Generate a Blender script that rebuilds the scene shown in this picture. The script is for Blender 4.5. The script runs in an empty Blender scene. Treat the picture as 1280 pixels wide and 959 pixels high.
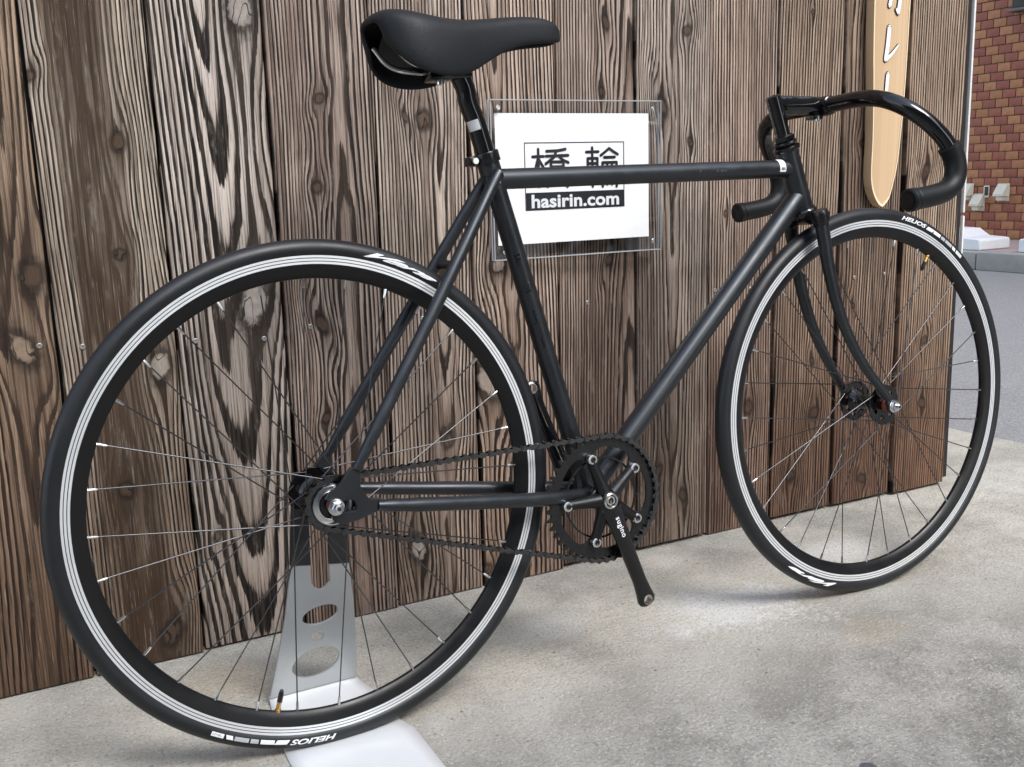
import bpy, bmesh, math, random
from mathutils import Vector, Matrix, Euler
random.seed(7)
PI = math.pi
sc = bpy.context.scene
col = sc.collection

# ------------------------------------------------------------------ camera
def cam_matrix(loc, yaw, pitch, roll):
    d = Vector((math.sin(yaw)*math.cos(pitch), math.cos(yaw)*math.cos(pitch), math.sin(pitch)))
    r = Vector((math.cos(yaw), -math.sin(yaw), 0)); u = r.cross(d)
    r2 = r*math.cos(roll) + u*math.sin(roll); u2 = -r*math.sin(roll) + u*math.cos(roll)
    m = Matrix((r2, u2, -d)).transposed().to_4x4(); m.translation = loc
    return m
cd = bpy.data.cameras.new('camera'); cam = bpy.data.objects.new('camera', cd); col.objects.link(cam)
cd.sensor_width = 36; cd.lens = 36*1279.09/1280; cd.clip_start = .02; cd.clip_end = 600
cam.matrix_world = cam_matrix(Vector((-.36973, -1.24277, .73941)), .47969, -.19725, -.03039)
sc.camera = cam

# ------------------------------------------------------------------ sky, sun, exposure (overcast day)
SUN_EL, SUN_AZ = 48, 166          # degrees; azimuth: direction the light comes from, clockwise from +Y
w = bpy.data.worlds.new('World'); sc.world = w; w.use_nodes = True
nt = w.node_tree; bg = nt.nodes['Background']
sky = nt.nodes.new('ShaderNodeTexSky'); sky.sky_type = 'NISHITA'; sky.sun_disc = False
sky.sun_elevation = math.radians(SUN_EL); sky.sun_rotation = math.radians(SUN_AZ)
sky.air_density = 1.3; sky.dust_density = 1.2; sky.ozone_density = 1.0
hs = nt.nodes.new('ShaderNodeHueSaturation'); hs.inputs['Saturation'].default_value = .68
nt.links.new(sky.outputs[0], hs.inputs['Color']); nt.links.new(hs.outputs[0], bg.inputs[0])
bg.inputs[1].default_value = .15
sd = bpy.data.lights.new('sun', 'SUN'); sun = bpy.data.objects.new('sun', sd); col.objects.link(sun)
sd.energy = 1.5; sd.angle = math.radians(27); sd.color = (1, .985, .96)
sun.rotation_euler = (math.radians(90-SUN_EL), 0, math.radians(180-SUN_AZ) + 0)
az = math.radians(SUN_AZ); el = math.radians(SUN_EL)
sun.rotation_euler = Vector((math.sin(az)*math.cos(el), math.cos(az)*math.cos(el), math.sin(el))).to_track_quat('Z', 'Y').to_euler()
sc.view_settings.view_transform = 'Standard'; sc.view_settings.look = 'None'
sc.view_settings.exposure = 1.3; sc.view_settings.gamma = 1
sc.render.engine = 'CYCLES'; sc.cycles.use_denoising = True; sc.cycles.use_adaptive_sampling = True; sc.cycles.adaptive_threshold = .012
sc.cycles.max_bounces = 6; sc.cycles.diffuse_bounces = 3; sc.cycles.glossy_bounces = 3; sc.cycles.transparent_max_bounces = 12

# ------------------------------------------------------------------ helpers
def tag(o, label=None, cat=None, group=None, kind=None):
    if label: o['label'] = label
    if cat: o['category'] = cat
    if group: o['group'] = group
    if kind: o['kind'] = kind
    return o
def empty(name, loc=(0, 0, 0), parent=None):
    o = bpy.data.objects.new(name, None); col.objects.link(o); o.location = loc; o.parent = parent
    o.empty_display_size = .05
    return o
def link(name, me, m=None, parent=None, mat=None, sharp=35):
    if m is not None and not me.materials: me.materials.append(m)
    o = bpy.data.objects.new(name, me); col.objects.link(o); o.parent = parent
    if mat is not None: o.matrix_basis = mat
    return o
def smooth(me, ang=35):
    if ang is None: return me
    me.shade_smooth()
    me.set_sharp_from_angle(angle=math.radians(ang))
    return me
def mesh(name, V, F, ang=35):
    me = bpy.data.meshes.new(name); me.from_pydata([tuple(v) for v in V], [], F); me.update()
    return smooth(me, ang)
class G:
    """collects verts and faces of ONE part"""
    def __init__(s): s.V = []; s.F = []
    def add(s, V, F):
        n = len(s.V); s.V += [Vector(v) for v in V]; s.F += [tuple(i+n for i in f) for f in F]; return s
    def box(s, c, size, M=None, ch=0.0):
        x, y, z = [k/2 for k in size]; c = Vector(c)
        if ch <= 0:
            V = [(-x,-y,-z),(x,-y,-z),(x,y,-z),(-x,y,-z),(-x,-y,z),(x,-y,z),(x,y,z),(-x,y,z)]
            F = [(0,3,2,1),(4,5,6,7),(0,1,5,4),(1,2,6,5),(2,3,7,6),(3,0,4,7)]
        else:
            bm = bmesh.new(); bmesh.ops.create_cube(bm, size=1)
            for v in bm.verts: v.co = Vector((v.co.x*2*x, v.co.y*2*y, v.co.z*2*z))
            bmesh.ops.bevel(bm, geom=bm.edges[:], offset=ch, segments=2, profile=.6, affect='EDGES')
            bm.verts.index_update()
            V = [v.co.copy() for v in bm.verts]; F = [[v.index for v in f.verts] for f in bm.faces]; bm.free()
        V = [Vector(v) for v in V]
        if M is not None: V = [M @ v for v in V]
        return s.add([v + c for v in V], F)
    def tube(s, P, R, n=16, cap=True, ell=None):
        P = [Vector(p) for p in P]
        if not isinstance(R, (list, tuple)): R = [R]*len(P)
        T = []
        for i in range(len(P)):
            a = P[max(i-1, 0)]; b = P[min(i+1, len(P)-1)]; T.append((b-a).normalized())
        up = Vector((0, 1, 0)) if abs(T[0].y) < .9 else Vector((1, 0, 0))
        N = (up - T[0]*up.dot(T[0])).normalized()
        V = []; F = []
        for i, p in enumerate(P):
            if i:
                N = (N - T[i]*N.dot(T[i])).normalized()
            B = T[i].cross(N)
            e = ell if ell else 1
            for k in range(n):
                a = 2*PI*k/n; V.append(p + (N*math.cos(a)*e + B*math.sin(a))*R[i])
        for i in range(len(P)-1):
            for k in range(n):
                k2 = (k+1) % n; F.append((i*n+k, i*n+k2, (i+1)*n+k2, (i+1)*n+k))
        if cap:
            F.append(tuple(reversed(range(n)))); F.append(tuple(range((len(P)-1)*n, len(P)*n)))
        return s.add(V, F)
    def lathe(s, prof, n=48, M=None, closed=False):
        """prof (r, h) round the Y axis"""
        V = []; F = []
        for r, h in prof:
            for k in range(n):
                a = 2*PI*k/n; V.append(Vector((r*math.cos(a), h, r*math.sin(a))))
        m = len(prof)
        for i in range(m if closed else m-1):
            j = (i+1) % m
            for k in range(n):
                k2 = (k+1) % n; F.append((i*n+k, j*n+k, j*n+k2, i*n+k2))
        if not closed:
            F.append(tuple(range(n))); F.append(tuple(reversed(range((m-1)*n, m*n))))
        if M is not None: V = [M @ v for v in V]
        return s.add(V, F)
    def rod(s, a, b, r, n=16):
        return s.tube([a, b], r, n)
    def mesh(s, name, ang=35): return mesh(name, s.V, s.F, ang)
    def obj(s, name, m, parent=None, ang=35, mat=None):
        return link(name, s.mesh(name, ang), m, parent, mat)
def spline(P, n=8):
    P = [Vector(p) for p in P]; Q = [P[0]*2-P[1]] + P + [P[-1]*2-P[-2]]; out = []
    for i in range(1, len(Q)-2):
        a, b, c, d = Q[i-1:i+3]
        for k in range(n):
            t = k/n; out.append(.5*((2*b)+(c-a)*t+(2*a-5*b+4*c-d)*t*t+(3*b-a-3*c+d)*t**3))
    return out + [P[-1]]
def plate_mesh(name, polys, thick, bevel=0.0):
    """flat plate with holes; polys in XY, thickness along Z"""
    cu = bpy.data.curves.new(name, 'CURVE'); cu.dimensions = '2D'; cu.fill_mode = 'BOTH'
    cu.extrude = max(thick/2-bevel, 0); cu.bevel_depth = bevel; cu.bevel_resolution = 1; cu.offset = -bevel
    for poly in polys:
        sp = cu.splines.new('POLY'); sp.points.add(len(poly)-1); sp.use_cyclic_u = True
        for p, q in zip(sp.points, poly): p.co = (q[0], q[1], 0, 1)
    o = bpy.data.objects.new(name, cu); col.objects.link(o)
    me = bpy.data.meshes.new_from_object(o.evaluated_get(bpy.context.evaluated_depsgraph_get()))
    bpy.data.objects.remove(o); bpy.data.curves.remove(cu)
    me.name = name
    return smooth(me, 30)
def text_mesh(name, body, size, bold=0.0, shear=0.0, thick=0.0, space=1.0, align='LEFT'):
    cu = bpy.data.curves.new(name, 'FONT'); cu.body = body; cu.size = size; cu.offset = bold; cu.shear = shear
    cu.extrude = thick; cu.space_character = space; cu.align_x = align; cu.resolution_u = 4
    o = bpy.data.objects.new(name, cu); col.objects.link(o)
    me = bpy.data.meshes.new_from_object(o.evaluated_get(bpy.context.evaluated_depsgraph_get()))
    bpy.data.objects.remove(o); bpy.data.curves.remove(cu)
    me.name = name
    return me
def circ(cx, cy, r, n=24, ry=None, rot=0):
    ry = ry or r
    return [(cx + r*math.cos(a)*math.cos(rot) - ry*math.sin(a)*math.sin(rot), cy + r*math.cos(a)*math.sin(rot) + ry*math.sin(a)*math.cos(rot)) for a in [2*PI*k/n for k in range(n)]]
XZ = Matrix(((1,0,0,0),(0,0,-1,0),(0,1,0,0),(0,0,0,1)))     # plate (x, y, thickness) -> (x, -t, z)
def xz(y): return Matrix.Translation((0, y, 0)) @ XZ
def lin(r, g, b):
    f = lambda c: (c/255/12.92 if c/255 <= .04045 else ((c/255+.055)/1.055)**2.4)
    return (f(r), f(g), f(b))

# ------------------------------------------------------------------ materials
class NT:
    def __init__(s, name):
        s.m = bpy.data.materials.new(name); s.m.use_nodes = True; s.t = s.m.node_tree
        s.b = s.t.nodes['Principled BSDF']
    def n(s, t): return s.t.nodes.new(t)
    def put(s, sock, v):
        if isinstance(v, bpy.types.NodeSocket): s.t.links.new(v, sock)
        elif v is not None:
            if hasattr(sock.default_value, '__len__') and len(sock.default_value) == 4 and len(v) == 3: v = (*v, 1)
            sock.default_value = v
    def math(s, op, a, b=None, c=None, clamp=False):
        x = s.n('ShaderNodeMath'); x.operation = op; x.use_clamp = clamp
        s.put(x.inputs[0], a); s.put(x.inputs[1], b); s.put(x.inputs[2], c)
        return x.outputs[0]
    def mix(s, f, a, b, blend='MIX'):
        x = s.n('ShaderNodeMix'); x.data_type = 'RGBA'; x.blend_type = blend
        s.put(x.inputs[0], f); s.put(x.inputs[6], a); s.put(x.inputs[7], b)
        return x.outputs[2]
    def step(s, v, a, b, lo=0.0, hi=1.0):
        x = s.n('ShaderNodeMapRange'); x.interpolation_type = 'SMOOTHSTEP'
        s.put(x.inputs[0], v); s.put(x.inputs[1], a); s.put(x.inputs[2], b); s.put(x.inputs[3], lo); s.put(x.inputs[4], hi)
        return x.outputs[0]
    def vec(s, x, y, z):
        c = s.n('ShaderNodeCombineXYZ'); s.put(c.inputs[0], x); s.put(c.inputs[1], y); s.put(c.inputs[2], z); return c.outputs[0]
    def coords(s, which='Object'):
        t = s.n('ShaderNodeTexCoord'); p = s.n('ShaderNodeSeparateXYZ'); s.t.links.new(t.outputs[which], p.inputs[0])
        return t.outputs[which], p.outputs[0], p.outputs[1], p.outputs[2]
    def noise(s, vec, scale=1.0, detail=2.0, rough=.5, dist=0.0):
        x = s.n('ShaderNodeTexNoise'); s.put(x.inputs['Vector'], vec); x.inputs['Scale'].default_value = scale
        x.inputs['Detail'].default_value = detail; x.inputs['Roughness'].default_value = rough; x.inputs['Distortion'].default_value = dist
        return x.outputs[0]
    def bump(s, h, dist, strength=1.0, normal=None):
        x = s.n('ShaderNodeBump'); s.put(x.inputs['Height'], h); x.inputs['Distance'].default_value = dist; x.inputs['Strength'].default_value = strength
        if normal is not None: s.put(x.inputs['Normal'], normal)
        return x.outputs[0]
    def out(s, color=None, rough=None, metal=None, normal=None, spec=None, coat=None, coat_r=None):
        b = s.b
        s.put(b.inputs['Base Color'], color); s.put(b.inputs['Roughness'], rough); s.put(b.inputs['Metallic'], metal)
        s.put(b.inputs['Normal'], normal); s.put(b.inputs['Specular IOR Level'], spec)
        s.put(b.inputs['Coat Weight'], coat); s.put(b.inputs['Coat Roughness'], coat_r)
        return s.m
def simple(name, c, rough, metal=0.0, var=.12, scale=60.0, bump=0.0, bscale=900.0, spec=None, coat=None):
    """painted, metal, rubber or plastic surface with slight unevenness"""
    N = NT(name); v, x, y, z = N.coords()
    n1 = N.noise(v, scale, 3)
    c2 = N.mix(n1, [k*(1-var) for k in c], [min(k*(1+var), 1) for k in c])
    r = N.step(N.noise(v, scale*.6, 4), .3, .7, max(rough-.05, .02), rough+.06)
    nrm = N.bump(N.noise(v, bscale, 2), bump, .6) if bump else None
    return N.out(c2, r, metal, nrm, spec, coat)
M = {}
M['frame'] = simple('matte_black_paint', (.006, .0068, .0085), .37, bump=.00004, bscale=2500, spec=.72)
for k_ in ('frame',): M[k_].node_tree.nodes['Principled BSDF'].inputs['Specular Tint'].default_value = (.90, .955, 1, 1)  # bluish sheen tint paints sky blue into the frame's reflections
M['gloss'] = simple('gloss_black', (.004, .004, .0045), .10, var=.05, spec=.6)
M['semi'] = simple('satin_black', (.007, .007, .008), .26, var=.08)
M['spider'] = simple('spider_black', (.006, .006, .007), .42, var=.1, spec=.35)
M['rubber'] = simple('tyre_rubber', (.008, .009, .011), .46, var=.45, scale=22, bump=.00008, bscale=1500, spec=.5)
M['grip'] = simple('grip_rubber', (.007, .0075, .0085), .48, bump=.0002, bscale=1100, spec=.3)
M['saddle'] = simple('saddle_cover', (.010, .011, .013), .58, bump=.0006, bscale=520, spec=.32)
M['shell'] = simple('saddle_shell', (.005, .005, .005), .35)
M['rim'] = simple('black_anodised_rim', (.006, .006, .0065), .36, var=.1, spec=.35)
M['track'] = simple('machined_alloy', (.80, .81, .82), .38, .5, var=.10, scale=18)
M['alloy'] = simple('bright_alloy', (.74, .74, .73), .22, 1.0, var=.05)
M['steel'] = simple('spoke_steel', (.12, .12, .125), .26, 1.0, var=.05)
M['chain'] = simple('dark_chain', (.12, .12, .122), .2, 1.0, var=.3, scale=120)
M['white'] = simple('white_print', (.78, .79, .8), .5, var=.03)
M['grey_print'] = simple('grey_print', (.42, .43, .45), .5, var=.1)
M['faint'] = simple('faint_print', (.09, .095, .1), .4, var=.1)
M['red'] = simple('red_seal', (.33, .07, .035), .45)
M['brass'] = simple('brass', (.62, .40, .13), .3, 1.0)
M['galv'] = simple('stand_steel', (.43, .445, .45), .45, .5, var=.12, scale=14, bump=.0001, bscale=300)
M['stand_white'] = simple('stand_foot_paint', (.66, .665, .67), .42, .1, var=.04, scale=25)
M['stand_black'] = simple('stand_rubber', (.014, .015, .016), .6)
M['paper'] = simple('paper', (.9, .9, .9), .6, var=.02, scale=8)
M['ink'] = simple('ink', (.008, .008, .012), .5, var=.05)
M['black_line'] = simple('black_outline', (.012, .011, .01), .6)
M['trim'] = simple('white_trim', (.7, .69, .67), .5, var=.1, scale=20)
M['cream'] = simple('cream_plastic', (.62, .58, .47), .5, var=.1, scale=10)
M['darkbox'] = simple('dark_metal', (.02, .017, .015), .5)
M['backing'] = simple('gap_shade_backing', (.012, .010, .009), .9)  # near-black colour puts shadow into the gaps between boards
M['conc_white'] = simple('white_concrete', (.74, .74, .75), .75, var=.07, scale=14, bump=.002, bscale=120)
M['sticker'] = simple('silver_sticker', (.55, .56, .57), .35, .3)

def acrylic():
    N = NT('clear_acrylic'); b = N.b
    N.put(b.inputs['Transmission Weight'], 1.0); b.inputs['IOR'].default_value = 1.45
    b.inputs['Roughness'].default_value = .02; N.put(b.inputs['Base Color'], (.93, .95, .95))
    t = N.n('ShaderNodeBsdfTransparent'); N.put(t.inputs[0], (.988, .99, .992))
    g = N.n('ShaderNodeBsdfGlossy'); g.inputs['Roughness'].default_value = .05
    lw = N.n('ShaderNodeLayerWeight'); lw.inputs[0].default_value = .5
    f = N.math('MULTIPLY_ADD', N.math('POWER', lw.outputs['Facing'], 4.0), .6, .035)
    mx = N.n('ShaderNodeMixShader'); N.put(mx.inputs[0], f); N.t.links.new(t.outputs[0], mx.inputs[1]); N.t.links.new(g.outputs[0], mx.inputs[2])
    N.t.links.new(mx.outputs[0], N.t.nodes['Material Output'].inputs[0])
    N.t.nodes.remove(b)
    return N.m
M['acrylic'] = acrylic()
def edge_mat():
    N = NT('acrylic_edge'); return N.out((.4, .42, .43), .25)
M['acrylic_edge'] = edge_mat()

def wood(name, seed, light, brown, pith, d0, ds, dn, ring, th, dark, heart, hw, knots, browning):
    """weathered, brushed cedar board: growth rings cut flat, with knots.
    local x across the board, z up. pith: (x, tilt). heart: strength of the brown middle, hw its half width"""
    gr = sum(brown)/3; brown = [k*.72+gr*.28 for k in brown]
    gl = sum(light)/3; light = [(k*.62+gl*.38)*1.52 for k in light]
    N = NT(name); vec, X, Y, Z = N.coords()
    V = lambda sx, sz, k=0.0: N.vec(N.math('MULTIPLY', X, sx), seed*3.7+k, N.math('MULTIPLY', Z, sz))
    nlow = N.math('SUBTRACT', N.noise(V(2.5, 1.3), 1, 1), .5)
    nmid = N.math('SUBTRACT', N.noise(V(22, 5.5, 2), 1, 2), .5)
    u = N.math('SUBTRACT', X, N.math('MULTIPLY_ADD', Z, pith[1], pith[0]))
    u = N.math('MULTIPLY_ADD', nlow, .018, u); u = N.math('MULTIPLY_ADD', nmid, .0021, u)
    kn = N.math('MULTIPLY', N.math('SUBTRACT', N.noise(V(95, 75, 9), 1, 2, .6), .5), 1.3)
    khalo = 0.0; kd = 9.0; kp = 9.0; kr_ = random.Random(seed*7+1)
    for kx, kz, kr in knots:
        dx = N.math('SUBTRACT', X, kx); dz = N.math('SUBTRACT', Z, kz)
        sk = kr_.uniform(-.35, .35); px_ = N.math('MULTIPLY', N.math('MULTIPLY_ADD', dz, sk, dx), 1/(kr*kr_.uniform(.75, 1.05))); pz = N.math('MULTIPLY', dz, 1/(kr_.uniform(.85, 1.55)*kr))
        a2 = N.math('MULTIPLY', px_, px_); b2 = N.math('MULTIPLY', pz, pz)
        e = N.math('EXPONENT', N.math('MULTIPLY_ADD', a2, -.20, N.math('MULTIPLY', b2, -.06)))
        u = N.math('SUBTRACT', u, N.math('MULTIPLY', N.math('MULTIPLY', dx, e), .97))
        q = N.math('SQRT', N.math('ADD', a2, b2))
        kd = N.math('MINIMUM', kd, q)
        if kr > .0145: kp = N.math('MINIMUM', kp, q)
        khalo = N.math('MAXIMUM', khalo, e)
    p = N.math('MULTIPLY_ADD', kn, .75, kd)
    kin = N.step(p, 1.05, .8); kedge = N.math('MULTIPLY', N.step(p, .55, .98), N.step(p, 1.75, 1.0))
    kpale = N.step(N.math('MULTIPLY_ADD', kn, .7, kp), 1.0, .75) if not isinstance(kp, float) else 0.0
    nd = N.math('SUBTRACT', N.noise(N.vec(N.math('MULTIPLY', X, 5.0), seed*1.3+5, N.math('MULTIPLY', Z, 2.6)), 1, 3, .5), .5)
    d = N.math('MULTIPLY_ADD', Z, ds, d0); d = N.math('MULTIPLY_ADD', nd, dn, d)
    r = N.math('SQRT', N.math('ADD', N.math('MULTIPLY', u, u), N.math('MULTIPLY', d, d)))
    fib2 = N.noise(V(170, 2.6, 8), 1, 3, .65)
    t = N.math('MULTIPLY_ADD', N.math('SUBTRACT', fib2, .5), .55, N.math('DIVIDE', r, ring))
    fib = N.noise(V(520, 14, 7), 1, 4, .7)
    t = N.math('MULTIPLY_ADD', N.math('SUBTRACT', fib, .5), .30, t)
    s = N.math('FRACT', t); ringid = N.math('FLOOR', t)
    wn = N.n('ShaderNodeTexWhiteNoise'); wn.noise_dimensions = '1D'; N.put(wn.inputs['W'], N.math('ADD', ringid, seed*17.0))
    rv = wn.outputs[0]
    th2 = N.math('MULTIPLY_ADD', rv, .30, th-.17)
    line = N.math('MULTIPLY', N.step(s, th2, N.math('ADD', th2, .15)), N.step(s, 1.0, .96))
    patch = N.noise(V(8, 2.0, 11), 1, 4, .6)
    line = N.math('MULTIPLY', line, N.math('MULTIPLY_ADD', patch, 1.3, .55), clamp=True)
    lo = N.step(Z, .75, .02)
    warm = N.math('MULTIPLY', N.math('MULTIPLY_ADD', patch, .8, lo), browning, clamp=True)  # random brown patches, and browner towards the bottom
    c = N.mix(warm, light, brown)
    c = N.mix(N.math('MULTIPLY', N.step(rv, .3, 1.0), .35), c, [k*.6 for k in brown])
    c = N.mix(N.math('MULTIPLY', N.step(s, .12, .85), .72), c, [brown[0]*.5, brown[1]*.43, brown[2]*.37])
    soot = N.step(N.noise(V(5.5, 1.4, 31), 1, 3, .6), .50, .70)
    c = N.mix(N.math('MULTIPLY', soot, .55), c, [brown[0]*.30, brown[1]*.27, brown[2]*.25])
    hm = N.math('MULTIPLY', N.step(N.math('ABSOLUTE', N.math('MULTIPLY_ADD', nmid, .03, u)), hw*1.3, hw*.6), heart)
    hm = N.math('MULTIPLY', hm, N.step(patch, .2, .55, .5, 1.0), clamp=True)
    c = N.mix(hm, c, [brown[0]*.24, brown[1]*.21, brown[2]*.18])
    c = N.mix(N.math('MULTIPLY', N.step(fib2, .52, .68), .55), c, [k*.18 for k in brown])
    c = N.mix(N.math('MULTIPLY', N.step(fib, .49, .66), .55), c, [k*.14 for k in brown])
    c = N.mix(N.math('MULTIPLY', N.step(fib, .42, .28), .35), c, [min(k*1.35, 1) for k in light])
    stri = N.step(N.noise(V(300, 2.4, 13), 1, 3, .6), .53, .64)
    c = N.mix(N.math('MULTIPLY', stri, .6), c, [k*.10 for k in brown])
    line = N.math('MULTIPLY', line, N.math('SUBTRACT', 1.0, N.math('MULTIPLY', hm, .8)))
    c = N.mix(N.math('MULTIPLY', line, min(dark*1.16, 1.0)), c, N.mix(N.step(fib2, .42, .60), (.005, .004, .0035), [k*.14 for k in brown]))
    wear = N.math('MULTIPLY', N.step(N.noise(V(60, 13, 21), 1, 4, .7), .55, .72), .5)
    c = N.mix(N.math('MULTIPLY', wear, N.step(fib, .35, .6)), c, [k*.5 for k in light])
    crk = N.step(N.math('ABSOLUTE', N.math('SUBTRACT', N.noise(V(48, 22, 15), 1, 1), .5)), .022, .006)
    kc = N.mix(kpale, [k*.34 for k in brown], N.mix(N.step(kn, -.35, .4), [k*.40 for k in light], [k*.62 for k in light]))
    c = N.mix(N.math('MULTIPLY', khalo, .55), c, [k*.22 for k in brown])
    c = N.mix(N.math('MULTIPLY', kin, .85), c, kc)
    c = N.mix(N.math('MULTIPLY', N.math('MULTIPLY', kin, crk), .9), c, (.01, .008, .006))
    c = N.mix(N.math('MULTIPLY', kedge, .72), c, (.011, .008, .006))
    return N.out(c, .8, None, N.bump(fib, .0012, .8), .25)

def concrete():
    N = NT('concrete_apron'); vec, X, Y, Z = N.coords()
    big = N.noise(vec, 1.7, 4, .6); mid = N.noise(vec, 5.5, 7, .7); fine = N.noise(vec, 85, 4, .75); grit = N.noise(vec, 210, 3, .75)
    base = N.mix(N.step(mid, .32, .68), lin(150, 146, 137), lin(190, 185, 174))
    base = N.mix(N.math('MULTIPLY', N.step(big, .45, .7), .35), base, lin(172, 163, 147))
    # old grime: a worn strip along the alley, edge broken up by noise
    f = N.math('MULTIPLY_ADD', Y, -2.1, N.math('MULTIPLY_ADD', X, -.05, -.12))
    f = N.math('ADD', f, N.math('MULTIPLY_ADD', mid, 1.25, N.math('MULTIPLY', big, 1.6)))
    f = N.math('ADD', f, N.math('MULTIPLY_ADD', N.math('SUBTRACT', grit, .5), .9, N.math('MULTIPLY', N.math('SUBTRACT', fine, .5), 1.1)))
    dirt = N.step(f, 1.20, 1.85)
    base = N.mix(N.math('MULTIPLY', dirt, .74), base, N.mix(N.step(mid, .35, .62), lin(104, 102, 99), lin(150, 147, 142)))
    def blob(cx, cy, rx, ry, amp=.8):
        a = N.math('POWER', N.math('ABSOLUTE', N.math('MULTIPLY', N.math('SUBTRACT', X, cx), 1/rx)), 2.0)
        b = N.math('POWER', N.math('ABSOLUTE', N.math('MULTIPLY', N.math('SUBTRACT', Y, cy), 1/ry)), 2.0)
        p = N.math('MULTIPLY_ADD', N.math('SUBTRACT', mid, .5), 3.4, N.math('SQRT', N.math('ADD', a, b)))
        return N.math('MULTIPLY', N.step(N.math('MULTIPLY_ADD', N.math('SUBTRACT', fine, .5), 1.2, p), 1.05, .3), amp)
    pale = blob(.72, .07, .19, .12, .75)
    pale = N.math('MAXIMUM', pale, blob(1.05, .16, .2, .07, .5))
    pale = N.math('MAXIMUM', pale, blob(.42, .16, .10, .06, .35))
    base = N.mix(pale, base, lin(214, 213, 211))
    ochre = N.math('MAXIMUM', blob(-.10, .24, .10, .09, .55), blob(.84, -.14, .12, .05, .3))
    base = N.mix(ochre, base, lin(178, 162, 138))
    gum = blob(.553, -.404, .013, .013, 0)
    base = N.mix(N.math('MULTIPLY', N.step(fine, .4, .7), .22), base, lin(200, 195, 184))
    g2 = N.step(grit, .42, .62)
    base = N.mix(N.math('MULTIPLY', N.step(grit, .48, .34), .52), base, lin(96, 91, 83))
    base = N.mix(N.math('MULTIPLY', N.step(grit, .57, .70), .6), base, lin(222, 218, 208))
    fl = N.noise(N.vec(N.math('MULTIPLY_ADD', Y, 90.0, N.math('MULTIPLY', X, 40.0)), N.math('MULTIPLY', X, 260.0), 0.0), 1, 3, .7)
    base = N.mix(N.math('MULTIPLY', N.step(fl, .63, .72), .7), base, lin(226, 222, 212))
    base = N.mix(N.math('MULTIPLY', N.step(fl, .36, .28), .5), base, lin(74, 71, 66))
    vo = N.n('ShaderNodeTexVoronoi'); vo.inputs['Scale'].default_value = 38; N.put(vo.inputs['Vector'], vec)
    pit = N.math('MULTIPLY', N.step(vo.outputs['Distance'], .16, .05), N.step(N.noise(vec, 9, 2), .5, .62))
    base = N.mix(N.math('MULTIPLY', pit, .6), base, lin(70, 66, 60))
    ring = N.math('SQRT', N.math('ADD', N.math('POWER', N.math('ABSOLUTE', N.math('SUBTRACT', X, .553)), 2.0), N.math('POWER', N.math('ABSOLUTE', N.math('SUBTRACT', Y, -.409)), 2.0)))
    base = N.mix(N.math('MULTIPLY', N.step(ring, .0125, .0105), .85), base, lin(72, 72, 80))
    h = N.math('ADD', N.math('MULTIPLY', grit, .5), fine)
    return N.out(base, .9, None, N.bump(h, .0045, 1.0), .2)
def asphalt():
    N = NT('worn_asphalt'); vec, X, Y, Z = N.coords()
    n = N.noise(vec, 3, 4); g = N.noise(vec, 140, 3, .8); g2 = N.noise(vec, 45, 4, .7)
    c = N.mix(n, (.275, .268, .26), (.34, .332, .322))
    c = N.mix(N.step(g, .42, .7), N.mix(.5, c, (.1, .1, .11)), N.mix(.35, c, (.4, .4, .42)))
    return N.out(c, .85, None, N.bump(N.math('ADD', g, g2), .005, .6), .3)
def kerbmat():
    N = NT('kerb_concrete'); vec, X, Y, Z = N.coords()
    c = N.mix(N.noise(vec, 8, 5, .7), (.22, .215, .205), (.40, .39, .37))
    return N.out(c, .9, None, N.bump(N.noise(vec, 60, 4), .004, .7), .2)
def paving():
    N = NT('pavement_tile'); vec, X, Y, Z = N.coords()
    c = N.mix(N.noise(vec, 5, 4), (.33, .255, .235), (.45, .37, .345))
    return N.out(c, .85, None, N.bump(N.noise(vec, 80, 3), .002, .6), .25)
def brickmat(name, a, b):
    N = NT(name); vec, X, Y, Z = N.coords()
    oi = N.n('ShaderNodeObjectInfo')
    c = N.mix(oi.outputs['Random'], a, b)
    c = N.mix(N.math('MULTIPLY', N.step(N.noise(vec, 30, 3), .4, .7), .35), c, [k*.65 for k in a])
    return N.out(c, .5, None, N.bump(N.noise(vec, 60, 3), .001, .5), .4)
M['concrete'] = concrete(); M['asphalt'] = asphalt(); M['kerb'] = kerbmat(); M['paving'] = paving()
M['brick_red'] = brickmat('brick_red', (.235, .062, .038), (.285, .082, .05))
M['brick_tan'] = brickmat('brick_tan', (.33, .132, .055), (.39, .17, .075))
M['mortar'] = simple('mortar', (.33, .23, .165), .9, var=.15, scale=30)

# ------------------------------------------------------------------ ground, road, kerb, pavement
def sheet(name, pts, z, m, th=.0):
    g = G(); n = len(pts)
    V = [(x, y, z) for x, y in pts]; F = [tuple(range(n))]
    if th:
        V += [(x, y, z-th) for x, y in pts]; F += [(i, i+n, (i+1) % n + n, (i+1) % n) for i in range(n)]
    return tag(g.add(V, F).obj(name, m, ang=None), kind='structure')
sheet('road', [(-250, -250), (250, -250), (250, 250), (-250, 250)], -.012, M['asphalt'])
edge = [(2.085 + random.uniform(-.012, .012) + .02*math.sin(k*.5), -4 + k*.14) for k in range(58)]
sheet('ground', [(-9, -4)] + edge + [(-9, 4.1)], 0, M['concrete'], .03)
KX = 6.08
kerb_root = tag(empty('kerb', (KX, 0, 0)), kind='structure')
g = G().box((.075, .3, .053), (.15, .594, .130), ch=.012)
me = g.mesh('kerbstone'); me.materials.append(M['kerb'])
for k in range(14): link('kerbstone', me, None, kerb_root, Matrix.Translation((0, -1.0 + k*.6, 0)))
pv = tag(empty('pavement', (KX+.152, 0, 0)), kind='structure')
G().box((1.5, 3.2, .045), (2.99, 9.2, .12)).obj('paving_bed', M['kerb'], pv)
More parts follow.
